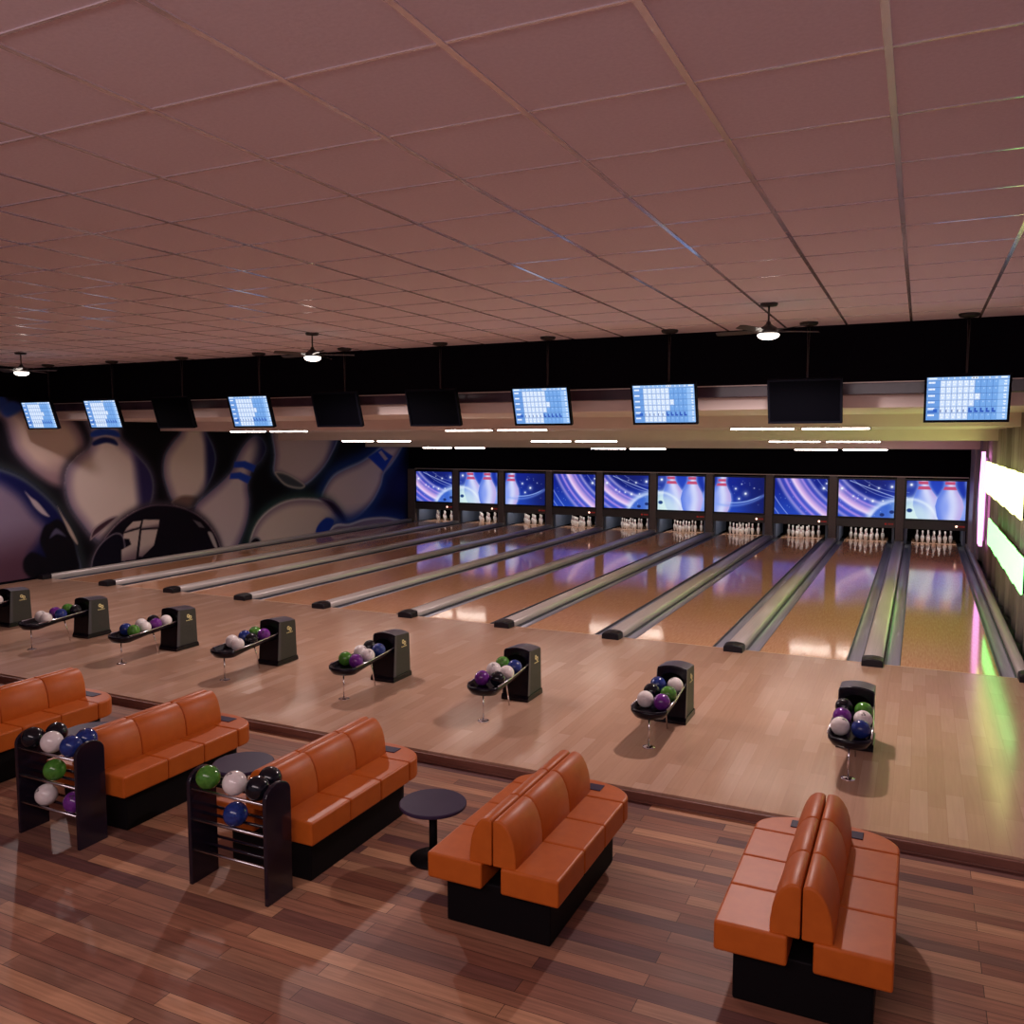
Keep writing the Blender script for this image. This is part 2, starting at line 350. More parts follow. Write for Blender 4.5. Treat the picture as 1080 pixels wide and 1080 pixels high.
# ------------------------------------------------------------------ mural on the left wall
MUR = dict(
    pinA=[(-1.01,3.55),(-0.83,3.59),(-0.65,3.46),(-0.35,3.36),(0.1,3.34),(0.62,3.24),(0.91,2.97),(1.03,2.66),(1.04,2.39),(0.87,2.1),(0.59,1.82),(0.29,1.83),(-0.03,2.0),(-0.31,2.23),(-0.55,2.54),(-0.64,2.85),(-0.71,3.1),(-0.92,3.24)],
    pinA_band1=[(-0.94,3.5),(-0.76,3.59),(-0.61,3.46),(-0.79,3.29)],
    pinA_band2=[(-0.77,3.31),(-0.54,3.48),(-0.31,3.36),(-0.63,3.17)],
    pinB=[(1.01,3.29),(1.71,3.31),(1.89,3.11),(1.92,2.78),(2.26,2.49),(2.61,2.14),(2.75,1.8),(2.71,1.43),(2.5,1.02),(2.13,0.69),(1.58,0.48),(1.16,0.63),(0.82,1.02),(0.59,1.37),(0.5,1.76),(0.56,2.14),(0.79,2.39),(1.07,2.58),(1.17,2.78),(1.09,3.02)],
    pinB_band1=[(1.18,2.9),(1.41,2.98),(1.79,2.94),(1.88,2.8),(1.54,2.84),(1.19,2.8)],
    pinB_band2=[(1.21,2.7),(1.45,2.8),(1.73,2.76),(1.82,2.62),(1.54,2.68),(1.23,2.62)],
    pinC=[(3.52,3.18),(4.29,3.19),(4.4,2.92),(4.6,2.6),(4.68,2.27),(4.57,1.9),(4.34,1.54),(4.15,1.27),(3.67,1.13),(3.27,1.29),(3.09,1.63),(3.0,2.0),(3.07,2.39),(3.31,2.69),(3.57,2.94)],
    pinC_base=[(3.22,1.29),(3.51,1.43),(3.8,1.43),(4.09,1.35),(3.96,1.15),(3.55,1.11)],
    pinD=[(5.83,2.78),(6.11,2.88),(6.39,2.74),(6.49,2.48),(6.3,2.19),(5.97,1.95),(5.78,1.56),(5.83,1.12),(5.71,0.58),(5.38,0.05),(4.97,-0.31),(4.46,-0.2),(3.99,0.32),(3.86,0.84),(3.96,1.2),(4.34,1.45),(4.79,1.71),(5.16,1.98),(5.33,2.26),(5.54,2.54)],
    pinD_band1=[(5.3,2.19),(5.67,2.2),(6.08,2.07),(5.97,1.9),(5.59,2.03),(5.26,2.04)],
    pinD_band2=[(5.15,1.9),(5.49,1.92),(5.89,1.78),(5.75,1.61),(5.41,1.75),(5.11,1.76)],
    pinE=[(6.93,3.34),(9.78,3.41),(9.62,2.79),(9.34,2.37),(8.88,1.91),(8.14,1.48),(7.64,1.47),(7.06,1.68),(6.73,1.87),(6.78,2.33)],
    pinE_base=[(6.77,1.87),(7.18,1.86),(7.73,1.65),(8.05,1.45),(7.8,1.36),(7.17,1.5)],
    pinF=[(12.08,2.61),(13.09,2.6),(12.91,2.29),(12.45,1.92),(12.0,1.63),(11.83,1.27),(11.39,0.81),(10.76,0.43),(10.17,0.25),(9.51,0.36),(8.97,0.68),(8.72,1.03),(8.95,1.41),(9.36,1.73),(10.02,1.93),(10.71,2.09),(11.32,2.31)],
    pinF_band=[(11.11,2.2),(11.86,2.46),(12.51,2.2),(11.95,1.72)],
    pinF_gap=[(11.69,2.34),(11.85,2.4),(12.23,2.12),(12.06,2.06)],
    ballI=[(5.71,-0.36),(5.76,0.13),(6.02,0.56),(6.47,0.87),(7.16,1.08),(7.96,1.11),(8.89,0.97),(9.51,0.59),(9.88,0.1),(9.77,-0.44),(9.2,-0.8),(7.1,-0.8)],
    ballI_dark=[(8.63,1.07),(9.25,0.95),(9.7,0.63),(9.98,0.26),(9.78,0.22),(9.42,0.48),(9.06,0.79)],
    ballI_band=[(8.47,0.06),(8.61,0.3),(8.97,0.46),(9.32,0.35),(9.14,0.11),(8.77,-0.13)],
    ballI_s1=[(5.74,-0.41),(5.72,0.01),(5.94,0.21),(6.19,0.09),(6.24,-0.42)],
    ballI_s2=[(6.28,-0.43),(6.36,-0.13),(6.81,-0.03),(7.2,-0.05),(6.96,-0.26),(6.8,-0.5)],
    pinJ=[(9.32,0.21),(10.07,0.2),(10.86,0.28),(11.8,0.26),(12.46,0.17),(13.04,0.03),(12.24,-0.06),(11.16,-0.08),(9.68,-0.17),(8.99,-0.35),(8.77,-0.19)],
    ballK=[(0.98,-0.32),(1.04,0.12),(1.27,0.51),(1.64,0.88),(2.1,1.14),(2.67,1.28),(3.33,1.22),(3.9,1.02),(4.37,0.68),(4.7,0.2),(4.77,-0.29),(4.7,-0.59),(2.58,-0.72)],
    ballK_w1=[(1.96,0.81),(2.14,0.94),(2.37,0.94),(2.31,0.8),(2.13,0.78),(1.9,0.73)],
    ballK_w2=[(2.42,0.96),(2.87,0.92),(2.84,0.75),(2.36,0.77)],
    ballK_w3=[(1.88,0.7),(2.31,0.76),(2.18,0.09),(1.8,0.1),(1.81,0.35),(2.07,0.44),(2.02,0.57),(1.87,0.59)],
    ballK_w4=[(2.36,0.73),(2.81,0.71),(2.69,0.35),(2.36,0.13),(2.26,0.15)],
    ballK_h1=[(3.86,0.84),(4.1,0.75),(4.24,0.6),(4.06,0.64)],
    ballK_h2=[(4.33,0.5),(4.48,0.44),(4.63,0.09),(4.53,0.1),(4.39,0.35)],
    ballL=[(1.07,-0.21),(1.04,0.14),(1.17,0.42),(1.39,0.62),(1.68,0.74),(1.88,0.63),(1.91,0.23),(1.79,-0.19),(1.47,-0.33)],
    ballM=[(1.04,0.64),(1.1,0.83),(1.27,0.96),(1.56,1.08),(1.75,1.08),(1.45,0.88),(1.16,0.71)],
    ballH=[(-2.0,-0.23),(-1.88,2.14),(-1.18,2.32),(-0.83,2.22),(-0.42,2.05),(-0.04,1.77),(0.32,1.41),(0.59,0.96),(0.74,0.47),(0.76,-0.04),(-0.18,-0.27)],
    ballH_in=[(-2.0,-0.23),(-1.89,1.8),(-1.2,2.02),(-0.84,1.92),(-0.48,1.65),(-0.22,1.3),(0.01,1.01),(-0.13,0.73),(-0.34,0.45),(-0.28,0.14),(-0.57,-0.21)],
    ballH_dark=[(0.0,1.0),(0.13,1.08),(0.34,1.14),(0.55,0.89),(0.7,0.48),(0.7,-0.08),(0.03,-0.13),(-0.4,0.12),(-0.46,0.39),(-0.26,0.55),(0.02,0.41),(-0.09,0.72)],
    ballH_h1=[(-0.36,1.75),(-0.24,1.63),(-0.09,1.51),(0.1,1.27),(0.14,1.21),(-0.02,1.28),(-0.18,1.44),(-0.27,1.6)],
    ballH_h2=[(0.32,1.41),(0.43,1.21),(0.59,0.96),(0.73,0.67),(0.73,0.59),(0.58,0.8),(0.47,1.05)],
    ballH_h3=[(0.12,0.78),(0.27,0.97),(0.48,0.78),(0.29,0.85)])
def H(s): return np.array([int(s[i:i+2], 16)/255 for i in (0, 2, 4)])
def mural(u, v):
    y = MY0 + u*(MY1-MY0); z = MZ0 + v*(MZ1-MZ0)
    n = len(y); col = np.tile(H('06050c'), (n, 1))
    # deep blue glow near the far end
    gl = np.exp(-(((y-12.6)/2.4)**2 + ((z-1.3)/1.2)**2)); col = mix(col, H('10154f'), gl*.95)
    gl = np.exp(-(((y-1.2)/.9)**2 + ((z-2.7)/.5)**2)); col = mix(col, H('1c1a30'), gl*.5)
    def lay(k, base, edge=.03, shade=None, sdir=(1, 0), s0=.15, s1=.6, rim=None, rw=.05, glow=None, gw=.16, sm=True, vol=None, vw=.32):
        nonlocal col
        P = smooth_poly(MUR[k]) if sm else np.array(MUR[k])
        lo = P.min(0)-.5; hi = P.max(0)+.5
        I = np.where((y > lo[0]) & (y < hi[0]) & (z > lo[1]) & (z < hi[1]))[0]
        if not len(I): return
        yy, zz = y[I], z[I]; d = sdf(P, yy, zz); c = col[I]
        if glow is not None: c = mix(c, H(glow), np.exp(-(np.clip(d, 0, 9)/gw)**2)*.8*(d > 0))
        b = np.tile(H(base), (len(I), 1))
        if vol:
            b = mix(b, b*np.array(vol), 1-sstep(0, vw, -d))
        if shade:
            cc = (P.min(0)+P.max(0))/2; R = (P.max(0)-P.min(0))/2
            t = ((yy-cc[0])/R[0]*sdir[0] + (zz-cc[1])/R[1]*sdir[1])
            b = mix(b, H(shade), sstep(s0, s1, t))
        if rim: b = mix(b, H(rim), np.exp(-((d+rw*.6)/rw)**2))
        c = mix(c, b, 1-sstep(-edge, edge, d)); col[I] = c
    lay('pinA', 'c4aca4', .10, '8c7079', (.3, -1), .3, 1.1, glow='1a1622', vol=(.62, .58, .72))
    lay('pinA_band1', '2b4390', .05); lay('pinA_band2', '2c479c', .05)
    lay('pinB', 'cdbcb8', .08, '2a2350', (1, .1), .42, .72, rim='6e6c84', rw=.03, glow='34303f', gw=.12, vol=(.62, .58, .72))
    lay('pinB_band1', '2440a0', .03); lay('pinB_band2', '141d52', .03)
    lay('pinC', 'cbbab6', .06, '20204c', (1, .0), .42, .75, rim='55607c', rw=.03, glow='221c2c', gw=.12, vol=(.62, .58, .72))
    lay('pinC_base', '6d5450', .03, rim='8e7c78', rw=.03)
    lay('pinD', 'c0b0b8', .05, '1f2248', (1, -.15), .35, .85, rim='44506e', rw=.03, glow='2c3040', gw=.13, vol=(.62, .58, .72))
    lay('pinD_band1', '2142b4', .03, sm=False); lay('pinD_band2', '2142b4', .03, sm=False)
    lay('pinE', 'bcaab0', .05, '2a3578', (1, -.2), .35, .8, rim='7c8cb8', rw=.04, glow='26384e', gw=.16, vol=(.62, .58, .72))
    lay('pinE_base', '3f4550', .04, rim='a8a0a0', rw=.04)
    lay('pinF', 'c8b6bc', .06, '31407c', (.8, -.6), .35, .9, rim='8098c8', rw=.05, glow='1d3f86', gw=.3, vol=(.62, .58, .72))
    lay('pinF_band', '1c3fb4', .04, sm=False); lay('pinF_gap', 'a89cb0', .03, sm=False)
    lay('ballI', 'cebcb8', .06, '8e7e92', (.2, -1), .1, .9, rim='cfd0d0', rw=.04, glow='35504f', gw=.2, vol=(.62, .58, .72))
    lay('ballI_dark', '241a34', .05, rim='5a4a6a', rw=.04)
    lay('pinJ', 'a797a8', .06, '5560a0', (.4, -.8), .3, .9, rim='c8c8dc', rw=.05, glow='1e3c90', gw=.3, vol=(.62, .58, .72))
    lay('ballI_band', '1d3aa0', .04); lay('ballI_s1', '14101c', .03, rim='8a8a94', rw=.03); lay('ballI_s2', '6a6488', .05)
    lay('ballM', '3a2430', .03, rim='9a8a92', rw=.02)
    lay('ballK', '0c0614', .03, '160820', (.5, -.6), 0, 1, rim='584858', rw=.025, glow='3c3440', gw=.1)
    lay('ballL', '0b0718', .02, rim='6e6474', rw=.022)
    for k in ('ballK_w1', 'ballK_w2', 'ballK_w3', 'ballK_w4'): lay(k, 'b5a4a0', .015, '6f5c66', (.2, -1), 0, 1, sm=False)
    lay('ballK_h1', '5e5660', .015, sm=False); lay('ballK_h2', 'a59a9e', .02)
    lay('ballH', '0e1144', .05, '06040e', (.6, -.6), .2, .9, rim='3d4454', rw=.05, glow='2a3034', gw=.14)
    lay('ballH_in', '75667e', .16, '4c3040', (.1, -1), -.3, .5)
    lay('ballH_dark', '07040e', .04)
    lay('ballH_h1', 'a2959e', .02); lay('ballH_h2', 'a09088', .02); lay('ballH_h3', '4a4660', .03)
    return col
MY0, MY1, MZ0, MZ1 = -1.2, YS+.3, 0.05, 3.55
M['mural'] = vcol_mat('mural_print', rough=.8); M['mural'].node_tree.nodes['Principled BSDF'].inputs['Specular IOR Level'].default_value = .12
mo = grid_mesh('mural', (XL+.004, MY0, MZ0), (0, MY1-MY0, 0), (0, 0, MZ1-MZ0), 640, 165, mural, M['mural'])
so = mo.modifiers.new('thickness', 'SOLIDIFY'); so.thickness = .004; so.offset = 1
tag(mo, 'wall-long mural of giant white bowling pins and glossy black balls on the left wall', 'mural')

# ------------------------------------------------------------------ curtained right wall with light panels
g = MB(); pr = []
nY = 300
for i in range(nY+1):
    yy = -1.0 + i*(YS-.2+1.0)/nY
    ph = yy*2*PI/.95
    pr.append((XR + .085 - .060*math.sin(ph) - .022*math.sin(ph*2.3+1), yy))
rings = [[(x, y_, z_) for x, y_ in pr] for z_ in (0.0, .9, 1.8, 2.7, 3.3)]
g.loft([[(x, y_, z_) for z_ in (0.0, 1.1, 2.2, 3.3)] for x, y_ in pr], closed=False, cap=False)
cu = g.build('curtain', M['curtain']); so = cu.modifiers.new('thickness', 'SOLIDIFY'); so.thickness = .012; so.offset = 1
tag(cu, 'floor-length pleated curtain along the right wall behind the glowing light bands', 'curtain')

def neon(name, m, label, Ya, Yb, za, zb, group=None):
    t = thing(name, label, 'light', (XR-.09, Ya, (za+zb)/2), 0, group)
    n = max(1, round((Yb-Ya)/.5)); hh = (zb-za)/2
    g = MB()
    for i in range(n):
        a = (Yb-Ya)*i/n; b = (Yb-Ya)*(i+1)/n; dz = .012*math.sin(i*2.1)
        g.box(-.02, .004, a+.004, b-.004, -hh+dz, hh-dz*.5)
    g.build('light_panel', m, t, bevel=.006)
    MB().box(.004, .03, 0, Yb-Ya, -hh+.02, hh-.02).build('backing', M['bezel'], t)
neon('light_band', M['ny'], 'upper pale yellow glowing light band along the right wall curtain', 1.0, 7.6, 1.75, 2.33)
neon('light_band', M['ng'], 'lower pale green glowing light band along the right wall curtain', .6, 6.35, .88, 1.33)
# tall pink oval light
t = thing('light_column', 'tall pink glowing oval light standing upright by the far right corner', 'light', (XR-.09, 8.75, .58))
g = MB(); rings = []
for i in range(25):
    s_ = i/24; hw = .52*(.35 + .65*math.sin(PI*min(max(s_, .03), .97))**.6) * (1.0 if s_ < .6 else 1.0-.6*(s_-.6)/.4)
    z_ = s_*1.92
    rings.append([(-.03, -hw, z_), (.03, -hw, z_), (.03, hw, z_), (-.03, hw, z_)])
g.loft(rings, sm=False).build('light_panel', M['np'], t)
MB().box(.03, .07, -.1, .1, .1, 1.8).build('backing', M['frame'], t)
# pilaster in the corner beside the screens
struct(MB().box(XR-.10, XR+.12, 11.6, YS-.05, 0, Z4).box(XR-.04, XR+.12, 10.9, 11.6, 0, Z3).build('trim_4', M['frame'], bevel=.02))

# ================================================================== LANES
for i in range(10):
    k = 9-i                      # i: number from the left wall
    cx = -k*S
    nm = ORD[i]
    lab = 'glossy orange-brown wooden bowling lane, %s lane counted from the mural wall' % nm
    if i == 0: lab = 'glossy wooden bowling lane running right beside the mural wall'
    if i == 9: lab = 'glossy wooden bowling lane running beside the curtained right wall'
    t = thing('bowling_lane', lab, 'bowling lane', (cx, 0, -.10), 0, 'bowling lanes side by side')
    MB().box(-LW/2, LW/2, .003, L, 0, .10).build('lane_surface', M['lane'], t, bevel=.003)
    MB().box(-LW/2-.01, LW/2+.01, L, L+1.15, 0, .094).build('pin_deck', M['lane'], t)
    MB().box(-LW/2-.02, LW/2+.02, L-.03, L+.02, .094, .106).build('deck_lip', M['trimlight'], t)
    for sd in (-1, 1):
        prof = []; ww = .183
        for a in range(13):
            th = PI*a/12; prof.append((-ww/2*math.cos(th)*.92, .078-.062*math.sin(th)))
        low = [(x, z-.012) for x, z in reversed(prof)]
        g = MB().prism([(x, z) for x, z in prof+low], 'y', .004, L+.3, 0, True)
        g.box(-ww/2, -ww/2+.010, .004, L, .0, .098, 1); g.box(ww/2-.010, ww/2, .004, L, .0, .098, 1)
        g.build('gutter', None, t, loc=(sd*(LW/2+ww/2+.001), 0, 0), mats=[M['gutter'], M['gedge']])

# dividers between the lanes
def cap_profile(w, h):
    # nearly flat top with rounded shoulders
    P = [(-w/2, 0), (-w/2, h*.80), (-w/2*.93, h*.90), (-w/2*.6, h*.96), (0, h), (w/2*.6, h*.96), (w/2*.93, h*.90), (w/2, h*.80), (w/2, 0)]
    return P
for i in range(11):
    k = 10-i
    x = -(k-.5)*S
    w0 = .245
    if i == 0: x = XL+.10; w0 = .17; lab = 'grey ledge capping the first gutter along the mural wall'
    elif i == 10: x = .775; w0 = .13; lab = 'grey metal divider beside the last gutter at the right wall curtain'
    else: lab = 'grey metal divider between the %s and %s lanes counted from the mural wall' % (ORD[i-1], ORD[i])
    t = thing('lane_divider', lab, 'lane divider', (x, 0, -.10), 0, 'lane dividers')
    MB().prism(cap_profile(w0-.02, .186), 'y', .0, YS-.02, 0, True).build('divider_cap', M['capm'], t)
    g = MB(); rings = []
    for yy, sx, sz in ((-.19, .97, .93), (-.18, 1.0, .98), (-.10, 1.02, 1.02), (.0, 1.02, 1.02)):
        rings.append([(px*sx, yy, max(pz*sz, 0) + .1*0) for px, pz in cap_profile(w0, .202)])
    rings = [[(a, b, max(c, .1005) if b < 0 else c) for a, b, c in r] for r in rings]
    g.loft(rings, sm=False).build('end_cap', M['endcap'], t, bevel=.004)

# ================================================================== PIN END
def pano(u, v):
    """cosmic bowling picture spread over four neighbouring screens, u 0..4, v 0..1"""
    n = len(u); x = u.copy(); y = v*.74
    col = mix(np.tile(H('12228a'), (n, 1)), H('2650c4'), sstep(.1, .74, .74-y)*.7)
    col = mix(col, H('141c66'), np.exp(-(((x-1.65)/.5)**2+((y-.68)/.22)**2))*.9)
    col = mix(col, H('10185a'), sstep(3.3, 4.0, x)*.85)
    col = mix(col, H('2a50d0'), np.exp(-(((x-2.5)/.5)**2+((y-.6)/.3)**2))*.7)
    r = np.hypot(x-2.15, y-1.62)
    r = np.where(x < 1, r-.36, r)
    band = sstep(1.30, 1.48, r)*(1-sstep(1.80, 2.0, r))*(1-sstep(2.0, 2.2, x))
    st = .5+.5*np.sin(r*47+.6*np.sin(r*17)); st2 = .5+.5*np.sin(r*23+1.2)
    pk = H('c79bea'); col = mix(col, H('5560dc'), band*.6)
    col = mix(col, pk, band*(st**2)*.75*sstep(1.30, 1.55, r)); col = mix(col, H('f3e6ff'), band*(st2**6)*.9)
    col = mix(col, H('e6b8e8'), np.exp(-((r-1.60)/.07)**2)*band*.7)
    for rr, ww, a in ((1.12, .006, .5), (2.13, .008, .7), (2.26, .010, .6), (1.25, .006, .6)):
        col = mix(col, H('b9c8ff'), np.exp(-((r-rr)/ww)**2)*a*(x < 2.05))
    # descending fine line on the planet picture
    d = np.abs((y-.70)+(x-1.25)*.42-.05*(x-1.25)**2)*.9; col = mix(col, H('c4d4ff'), np.exp(-(d/.008)**2)*((x > 1.2) & (x < 2.02))*.8)
    # planet (a bowling ball) with lit rim
    R = np.hypot(x-2.08, (y+.22)); col = mix(col, H('cfe4ff'), np.exp(-((R-.56)/.07)**2)*.8*(x < 2.5))
    inn = (1-sstep(.50, .56, R)); pl = mix(np.tile(H('3b66cc'), (n, 1)), H('cdeee6'), sstep(1.85, 2.25, x)*1.0)
    col = mix(col, pl, inn*.95)
    R2 = np.hypot((x-2.2), (y-.12)*1.25); col = mix(col, H('d9f3ee'), np.exp(-(R2/.32)**2)*.75*(x > 2))
    for hx, hy in ((1.79, .055), (1.96, .115), (2.10, -.5)):
        col = mix(col, H('1c2f70'), 1-sstep(.7, 1.15, np.hypot((x-hx)/.045, (y-hy)/.036)))
    # pins
    def pin(cx, base, sc, lean, lim):
        nonlocal col
        yy = (y-base)/sc; xx = (x-cx-lean*(y-.4))
        hw = np.interp(yy, [0, .1, .3, .45, .58, .68, .76, .84, .95, 1.1], [.17, .21, .245, .215, .145, .098, .082, .09, .115, .12])*sc*1.02
        dd = np.abs(xx)-hw; m_ = (1-sstep(-.006, .008, dd))*lim
        t_ = np.clip(xx/np.maximum(hw, 1e-3), -1, 1)
        c = mix(np.tile(H('d2d8fa'), (n, 1)), H('5878e0'), sstep(.1, -.95, t_)*.9)
        c = mix(c, H('b49fe0'), sstep(.2, .95, t_)*.8); c = mix(c, H('6f8cf0'), np.exp(-((t_+.25)/.35)**2-((yy-.28)/.22)**2)*.55)
        for b0, b1 in ((.635, .70), (.74, .80)):
            bb = sstep(b0-.008, b0+.008, yy)*(1-sstep(b1-.008, b1+.008, yy)); c = mix(c, H('c0486e'), bb*.95)
        col = mix(col, H('bcd2ff'), np.exp(-(np.clip(dd, 0, 1)/.035)**2)*.45*lim)
        col = mix(col, c, m_)
    inC = ((x > 2) & (x < 3)).astype(float); inD = (x >= 3).astype(float)
    pin(2.33, -.03, .95, -.16, inC)
    col = mix(col, H('d6efee'), np.exp(-(np.hypot((x-2.1), (y-.02)*1.1)/.36)**4)*.80*inC)
    col = mix(col, H('f0fbff'), np.exp(-((np.hypot(x-2.05, y+.12)-.50)/.03)**2)*.6*inC)
    for hx, hy in ((2.06, .16),): col = mix(col, H('1c3f80'), 1-sstep(.7, 1.2, np.hypot((x-hx)/.05, (y-hy)/.04)))
    pin(3.10, -.14, .86, .0, inC)
    pin(2.73, -.03, .95, .0, inC)
    pin(3.13, -.02, .90, .07, inD)
    # comet arc and stars
    Rr = np.hypot(x-3.35, (y-1.35)); col = mix(col, H('a9c6ff'), np.exp(-((Rr-1.15)/.012)**2)*.85*sstep(3.15, 3.35, x)*(1-sstep(3.85, 4, x)))
    Rr = np.hypot(x-3.3, (y-1.30)); col = mix(col, H('7fa0f0'), np.exp(-((Rr-1.16)/.03)**2)*.5*inD)
    for sx, sy, sr in ((1.06, .56, .035), (1.72, .58, .022), (1.62, .32, .03), (1.48, .36, .018), (1.35, .37, .014), (1.8, .33, .015), (2.08, .66, .035), (3.43, .50, .024), (3.63, .40, .034), (3.50, .29, .024), (3.55, .60, .012), (1.27, .41, .018), (1.95, .61, .034), (.93, .55, .035), (.98, .65, .02), (1.55, .63, .010), (3.8, .52, .010)):
        q = np.hypot(x-sx, y-sy); col = mix(col, H('f4f8ff'), np.clip(.95*np.exp(-(q/(sr*.6))**2)+.35*np.exp(-(q/(sr*1.8))**2), 0, 1))
    rs = np.random.RandomState(3)
    for _ in range(60):
        sx, sy = rs.uniform(0, 4), rs.uniform(0, .74)
        if 2.1 < sx < 3.3: continue
        q = np.hypot(x-sx, y-sy); col = mix(col, H('cfe0ff'), np.exp(-(q/.007)**2)*.7)
    return col
M['screen'] = vcol_mat('screen_picture', emit=SCREEN_STRENGTH, rough=.4); M['screen'].node_tree.nodes['Principled BSDF'].inputs['Specular IOR Level'].default_value = .15
SW, SZ0, SZ1 = 1.474, .635, 1.721
kinds = [1, 2, 3, 0, 1, 2, 3, 0, 1, 2]
desc = {0: 'violet light streaks', 1: 'violet streaks and planet edge', 2: 'two bowling pins over a pale planet', 3: 'one bowling pin and comet arc'}
disp = {}
for i in range(10):
    cx = -(9-i)*S; kd = kinds[i]
    t = thing('display_screen', 'blue screen showing %s, %s screen from the mural wall' % (desc[kd], ORD[i]), 'screen', (cx, YS, SZ0), 0, 'screens above the pins')
    h = SZ1-SZ0
    g = MB(); b = .045
    g.box(-SW/2, SW/2, .012, .05, 0, h)
    g.box(-SW/2, SW/2, -.012, .012, 0, b); g.box(-SW/2, SW/2, -.012, .012, h-b, h)
    g.box(-SW/2, -SW/2+b, -.012, .012, b, h-b); g.box(SW/2-b, SW/2, -.012, .012, b, h-b)
    g.build('bezel', M['bezel'], t)
    if kd not in disp:
        o = grid_mesh('picture', (-SW/2+b, .010, b), (SW-2*b, 0, 0), (0, 0, h-2*b), 150, 108, lambda u, v, kd=kd: pano(u*.998+kd+.001, v), M['screen'], t)
        disp[kd] = o.data
    else:
        o = bpy.data.objects.new('picture', disp[kd]); C.objects.link(o); o.parent = t

pin0 = None
def make_pin():
    g = MB(); hgt = .345
    pr = [(.022, 0), (.028, .012), (.040, .07), (.052, .115), (.054, .135), (.048, .17), (.033, .205), (.0235, .235), (.0215, .25), (.021, .262), (.0225, .28), (.027, .305), (.029, .32), (.026, .335), (.014, .344), (.001, .346)]
    seg = 14
    rings = [[(r*math.cos(2*PI*a/seg), r*math.sin(2*PI*a/seg), z) for a in range(seg)] for r, z in pr]
    g.loft(rings, 0, True)
    k = 0
    for f in range(len(g.f)):
        zz = [g.v[q][2] for q in g.f[f]]
        if len(zz) == 4 and (.204 < min(zz) and max(zz) < .236 or .25 <= min(zz)+.001 and max(zz) < .263): g.mi[f] = 1
    return g.build('bowling_pin', None, mats=[M['white'], M['red']])
PROW = [[0], [-.5, .5], [-1, 0, 1], [-1.5, -.5, .5, 1.5]]
PN = [['head pin'], ['second-row left pin', 'second-row right pin'], ['third-row left pin', 'third-row middle pin', 'third-row right pin'],
      ['back-row far left pin', 'back-row inner left pin', 'back-row inner right pin', 'back-row far right pin']]
for i in range(10):
    cx = -(9-i)*S; nm = ORD[i]
    # masking housing of the pin machine
    t = thing('pin_machine_front', 'dark brown front panel over the pins of the %s lane from the mural wall' % nm, 'pin machine', (cx, YS, 0), 0, 'pin machine fronts')
    MB().box(-SW/2+.001, SW/2-.001, .0, .10, .41, SZ0-.004).build('header_bar', M['header'], t, bevel=.006)
    for sd in (-1, 1):
        MB().box(sd*(SW/2-.05)-.03, sd*(SW/2-.05)+.03, .10, 1.6, .0, .62).build('side_panel', M['kick'], t)
    MB().box(-SW/2, SW/2, 1.55, 1.60, 0.0, .9).build('pit_curtain', M['void'], t)
    MB().box(-SW/2, SW/2, .10, 1.6, .62, .64).build('hood_cover', M['void'], t)
    lit = i in (0, 1, 3, 6, 7, 9)
    g = MB().lathe([(.001, 0), (.028, 0), (.028, .008), (.001, .012)], seg=14)
    o = g.build('indicator_light', M['dotw'] if lit else M['dotr'], t, loc=(.50, -.001, .515)); o.rotation_euler = (PI/2, 0, 0)
    o['label'] = 'lit red-white round lamp' if lit else 'dim red round lamp'
    g = MB()
    for q in range(4): g.box(.56+q*.035, .58+q*.035, -.004, 0, .495, .535)
    g.build('lane_readout', M['dotr'], t)
    ld = area('pin_lamp', (cx, YS+.22, .60), (math.radians(38), 0, 0), 1.2, .12, 6, (1, .93, .88))
    for r in range(4):
        for c, off in enumerate(PROW[r]):
            if pin0 is None: o = pin0 = make_pin()
            else: o = pin0.copy(); C.objects.link(o)
            o.location = (cx + off*.272, L-.13+r*.2, -.006); o.scale = (.93, .93, .93)
            tag(o, 'white bowling pin, %s of the %s lane from the mural wall' % (PN[r][c], nm), 'bowling pin', 'ten-pin set of the %s lane' % nm)
for i in range(11):
    x = -(9.5-i)*S
    lab = 'brown post between the %s and %s screens from the mural wall' % (ORD[i-1], ORD[i]) if 0 < i < 10 else ''
    if i == 0: lab = 'brown post beside the first screen in the mural corner'
    if i == 10: lab = 'brown post right of the last screen in the right corner'; x = SW/2+.055
    wd = .098 if i < 10 else .05
    xa = x-wd if i else XL+.01
    g = MB().box(xa, x+wd, YS-.03, YS+.12, .0, SZ1+.04)
    o = g.build('screen_post', M['post'], bevel=.006); tag(o, lab, 'post', 'posts between the screens')
struct(MB().box(XL+.3, XR-.12, YS-.035, YS+.1, SZ1+.04, SZ1+.062).build('trim_5', M['trimlight']))

